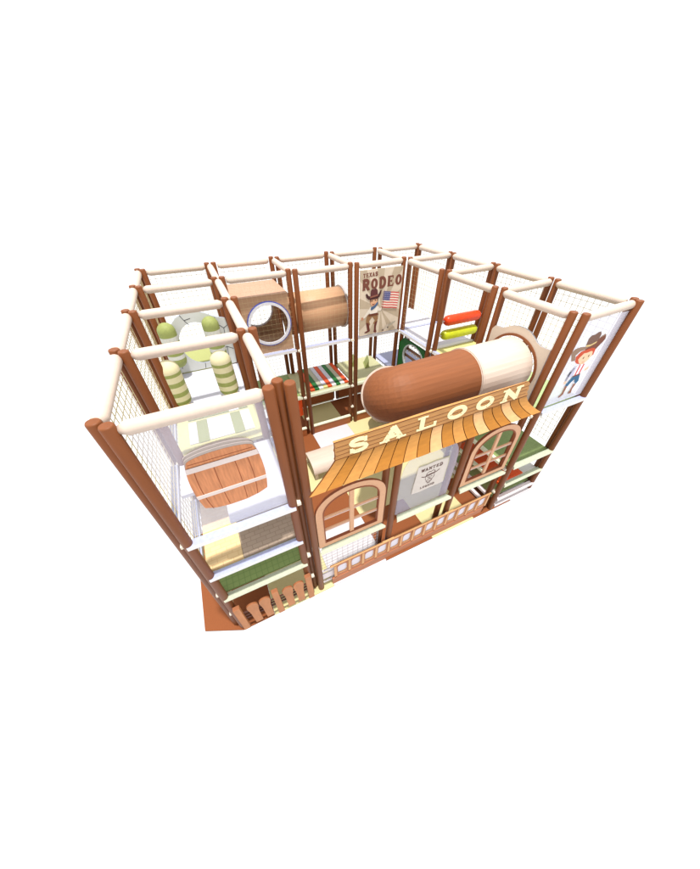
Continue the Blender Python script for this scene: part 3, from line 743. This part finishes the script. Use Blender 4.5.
# patterned soft blocks on the yellow deck
PMt = thing('patterned_mat', (0.62, 1.75, 2.305), 'thin soft mat with green and white block pattern on the pale yellow deck', 'mat')
M_mg = mat('pattern_green', (178, 188, 84), 0.46, noise=0.02); M_mw = mat('pattern_white', (236, 236, 246), 0.72, noise=0.01)
for x0, y0, x1, y1, m in ((.18,1.46,.285,1.96,M_mw), (.29,1.45,.43,1.97,M_mg), (.435,1.46,.76,1.96,M_mw), (.765,1.45,.905,1.97,M_mg), (.91,1.46,1.04,1.96,M_mw),
                       (.18,2.02,.76,2.36,M_mg), (.765,2.02,.905,2.36,M_mw), (.91,2.02,1.04,2.36,M_mg)):
    MB().box((x0, y0, 2.303), (x1, y1, 2.315), m).build('mat_block', PMt, bevel=0.003)
# mats on lower decks of the left bay
M_tanb = grid_mat('tan_brick', (244, 214, 160), (228, 192, 138), 0.8, 0.06, 0.004, True)
M_gryb = grid_mat('grey_brick', (186, 166, 146), (160, 140, 122), 0.85, 0.06, 0.004, True)
M_grg = grid_mat('green_grid', (140, 162, 98), (122, 146, 84), 0.95, 0.075, 0.005)
MB().box((0.04, 0.0, 1.572), (0.448, 1.15, 1.60), M_tanb).build('brick_mat', None, 'tan brick pattern mat on the left half of the middle shelf, left bay', 'mat', loc=(0.04, 0, 1.572))
MB().box((0.452, 0.0, 1.572), (1.155, 1.15, 1.60), M_gryb).build('brick_mat', None, 'grey brown brick pattern mat on the right half of the middle shelf, left bay', 'mat', loc=(0.452, 0, 1.572))
MB().box((0.04, 0.0, 0.992), (1.155, 1.15, 1.015), M_grg).build('green_mat', None, 'green checked mat on the lowest shelf of the left bay above the picket fence', 'mat', loc=(0.04, 0, .992))

# ------------------------------------------------------------------ box tunnel and tube on the back wall
BT = thing('box_tunnel', (1.85, 4.1, 2.3), 'square tan tunnel box with a round white rimmed hole facing the middle', 'tunnel box')
M_bx = mat('box_tan', (206, 164, 128), 0.66, 0.55, 0.03); M_bxt = mat('box_top', (226, 178, 148), 0.58)
def wall_hole(x0, x1, z0, z1, hx, hz, r, y0, y1, m, name):
    o = densify([(x1, z0), (x1, z1), (x0, z1), (x0, z0)], 9)
    i_ = [(hx+r*math.cos(math.atan2(b-hz, a-hx)), hz+r*math.sin(math.atan2(b-hz, a-hx))) for a, b in o]
    mb = MB(); mb.ring(o, i_, y0, y1, m); mb.build(name, BT)
bx0, bx1, bz0, bz1 = 1.34, 2.32, 2.34, 3.40
wall_hole(bx0, bx1, bz0, bz1, 1.91, 2.90, 0.385, 3.69, 3.71, M_bx, 'front_wall')
wall_hole(bx0, bx1, bz0, bz1, 1.85, 2.90, 0.36, 4.70, 4.72, M_bx, 'back_wall')
mb = MB().box((bx0-.01, 3.70, bz1+.001), (bx1+.01, 4.72, bz1+0.02), M_bxt); mb.build('roof', BT)
MB().box((bx0, 3.711, bz0), (bx0+0.02, 4.699, bz1), M_bx).build('side_wall', BT)
MB().box((bx0+.021, 3.711, bz0), (bx1-.0, 4.699, bz0+0.02), M_bx).build('bottom', BT)
M_rimw = mat('rim_white', (232, 232, 240), 0.8, 0.4); M_rimb = mat('rim_blue', (82, 96, 190), 0.8, 0.4)
mb = MB().ring(circ(1.91, 2.90, 0.40, 48)[::-1], circ(1.91, 2.90, 0.352, 48)[::-1], 3.665, 3.689, M_rimw)
mb.ring(circ(1.91, 2.90, 0.418, 48)[::-1], circ(1.91, 2.90, 0.402, 48)[::-1], 3.67, 3.689, M_rimb)
mb.build('hole_rim', BT)
mb = MB().ring(circ(1.85, 2.90, 0.37, 48)[::-1], circ(1.85, 2.90, 0.34, 48)[::-1], 4.67, 4.699, M_rimw); mb.build('hole_rim', BT)
CT = thing('crawl_tube', (2.95, 4.15, 2.9), 'straight tan crawl tube beside the box tunnel on the back wall', 'tube')
def tshell(p, r, m, name, par, th=0.02, seg=48):
    mb = MB(); mb.sweep(p, r, m, seg, cap=False); m2 = MB(); m2.sweep(p, r-th, m, seg, cap=False); off = len(mb.v); mb.v += m2.v
    for f in m2.f: mb.face([off+i for i in reversed(f)], m, True)
    for e in (0, 1):
        for j in range(seg):
            a, b = e*seg+j, e*seg+(j+1) % seg; q = [a, b, off+b, off+a]; mb.face(q if e else q[::-1], m)
    return mb.build(name, par)
tshell([(2.335, 4.10, 2.88), (3.56, 4.10, 2.88)], 0.40, mat('tube_tan', (222, 172, 132), 0.68, 0.5, 0.03, 5, (.3, 5, 5)), 'tube_body', CT)
mb = MB().ring(circ(4.10, 2.88, 0.43, 48), circ(4.10, 2.88, 0.385, 48), 3.56, 3.60, mat('flange_grey', (196, 186, 184), 0.7), 'x'); mb.build('end_flange', CT)

# ------------------------------------------------------------------ striped bridge on the back mid deck
SB = thing('striped_bridge', (3.1, 4.3, 1.16), 'soft bridge of orange, green, grey and white cross stripes on the back deck', 'bridge')
cols = {'o': mat('stripe_orange', (230, 84, 28), 0.72), 'g': mat('stripe_green', (24, 112, 44), 0.72), 'w': mat('stripe_white', (222, 222, 236), 0.68), 'e': mat('stripe_grey', (196, 196, 172), 0.66)}
sq = 'ogewowgeo'; x0s, x1s = 2.60, 3.60; wdt = (x1s-x0s)/len(sq)
for i, ch in enumerate(sq):
    a = x0s+i*wdt
    mb = MB(); mb.box((a+0.002, 3.87, 1.145), (a+wdt-0.002, 4.80, 1.20), cols[ch]); mb.build('slat', SB, bevel=0.01)
for y0, y1 in ((3.76, 3.865), (4.805, 4.84)):
    for i, ch in enumerate(sq):
        a = x0s+i*wdt; m = cols[ch] if ch in 'og' else (M_white if i % 3 else M_decky)
        mb = MB(); mb.box((a+0.002, y0, 1.145), (a+wdt-0.002, y1, 1.185), m); mb.build('end_cap', SB)
# green wedges
def wedge(x, y, label):
    o = MB()
    o.prism([(x-0.12, y-0.17), (x+0.02, y-0.17), (x+0.14, y+0.17), (x+0.0, y+0.17)], 1.145, 1.16, M_og, 'z')
    o.v += [(x-0.10, y-0.16, 1.16), (x+0.0, y-0.16, 1.16), (x+0.12, y+0.16, 1.16), (x+0.02, y+0.16, 1.16), (x+0.0, y-0.16, 1.36), (x+0.12, y+0.16, 1.36)]
    n = len(o.v)-6
    for f in ((0, 1, 4), (3, 5, 2), (0, 4, 5, 3), (1, 2, 5, 4), (0, 3, 2, 1)): o.face([n+i for i in f], M_og)
    o.build('soft_wedge', None, label, 'wedge', 'green soft wedges', loc=(x, y, 1.145))
wedge(4.10, 4.62, 'green soft wedge half hidden behind the post under the rodeo poster'); wedge(4.42, 4.40, 'green soft wedge standing free near the slide tube on the back deck')
# low walls of the ball pit
for X, lab in ((1, 'low wooden pit wall of the left back bay'), (2, 'low wooden pit wall in front of the striped bridge bay'), (3, 'low wooden pit wall below the rodeo poster')):
    xa_, xb2 = G*X+0.10, G*(X+1)-0.10
    t = thing('low_wall', ((xa_+xb2)/2, 3.63, 0), lab, 'low wall', 'low plank walls of the pit')
    MB().box((xa_, 3.59, 0.0), (xb2, 3.65, 0.22), M_wood).build('plank_board', t); MB().box((xa_-.01, 3.58, 0.222), (xb2+.01, 3.66, 0.245), M_tan).build('cap', t)
for X, lab in ((2, 'low wooden pit wall behind the striped bridge bay, against the outer net'), (3, 'low wooden pit wall at the very back below the green wedges')):
    xa_, xb2 = G*X+0.08, G*(X+1)-0.08
    t = thing('low_wall', ((xa_+xb2)/2, 4.82, 0), lab, 'low wall', 'low plank walls of the pit')
    MB().box((xa_, 4.80, 0.0), (xb2, 4.85, 0.42), M_wood).build('plank_board', t); MB().box((xa_, 4.785, 0.0), (xb2, 4.799, 0.03), M_tan).build('skirting', t)
MB().box((2.16, 3.70, 0.58), (2.34, 4.3, 1.06), M_red).build('red_block', None, 'red orange soft block under the green back deck', 'block', loc=(2.25, 4.0, .58))

# ------------------------------------------------------------------ pair of horizontal rollers
for z, c_, lab, nm in ((2.875, (232, 70, 20), 'orange red padded roller, upper of the pair in the right bay', 'o'), (2.585, (206, 214, 36), 'lime yellow padded roller, lower of the pair in the right bay', 'l')):
    t = thing('padded_roller', (5.48, 2.40, z-0.1), lab, 'roller', 'horizontal padded rollers')
    m = mat('roller_'+nm, c_, 0.74, 0.35, 0.05, 18, bump=0.1)
    mb = MB(); mb.sweep([(5.035, 2.40, z), (5.05, 2.40, z), (5.09, 2.40, z), (5.14, 2.40, z), (5.84, 2.40, z), (5.89, 2.40, z), (5.93, 2.40, z), (5.945, 2.40, z)], [0.03, 0.06, 0.09, 0.10, 0.10, 0.09, 0.06, 0.03], m, 28); mb.build('roller_pad', t)
    mb = MB(); mb.sweep([(4.92, 2.40, z), (5.99, 2.40, z)], 0.012, M_hoop, 10); mb.build('axle', t)

# ------------------------------------------------------------------ green board with porthole
GB = thing('porthole_board', (4.87, 3.1, 1.2), 'dark green board with a round window under the white back deck', 'panel')
ob = densify([(3.56, 1.25), (3.56, 2.05), (3.40, 2.20), (2.62, 2.20), (2.55, 2.0), (2.55, 1.25)][::-1], 5)
hb = [(2.98+0.40*math.cos(math.atan2(b-1.82, a-2.98)), 1.82+0.36*math.sin(math.atan2(b-1.82, a-2.98))) for a, b in ob]
mb = MB(); mb.ring(ob, hb, 4.855, 4.88, mat('board_green', (14, 96, 34), 0.72), 'x'); mb.build('board', GB)
hr_ = [(2.98+(a-2.98)*0.93, 1.82+(b-1.82)*0.93) for a, b in hb]
mb = MB(); mb.ring(hb, hr_, 4.845, 4.885, mat('porthole_rim', (186, 190, 190), 0.7), 'x'); mb.build('porthole_rim', GB)
SR = thing('peg_ladder', (5.2, 3.0, 1.2), 'brown strips with white pegs between two grey uprights behind the round window', 'ladder')
M_gr = mat('roller_grey', (226, 224, 230), 1.0)
for yy in (2.56, 3.50): MB().box((5.019, yy, 1.16), (5.05, yy+.05, 2.20), M_gr).build('upright', SR)
for z in (2.10, 1.92, 1.74): MB().box((4.98, 2.6, z-.03), (5.018, 3.5, z+.015), mat('peg_strip', (150, 108, 84), 0.7)).build('strip', SR)
for z in (2.055, 1.875):
    for i in range(8): MB().box((4.975, 2.65+i*.11, z-.03), (5.016, 2.69+i*.11, z), M_white).build('peg', SR)
# slide landing mat edge and low kerb under the tube, pale ramp near the low wall
MB().prism([(4.50, 1.9), (4.80, 1.9), (4.80, 3.4), (4.66, 3.4)], 0.004, 0.05, M_pink, 'z').build('low_kerb', None, 'pale pink floor kerb beside the slide in the middle of the pit', 'kerb', loc=(4.6, 2.5, 0))
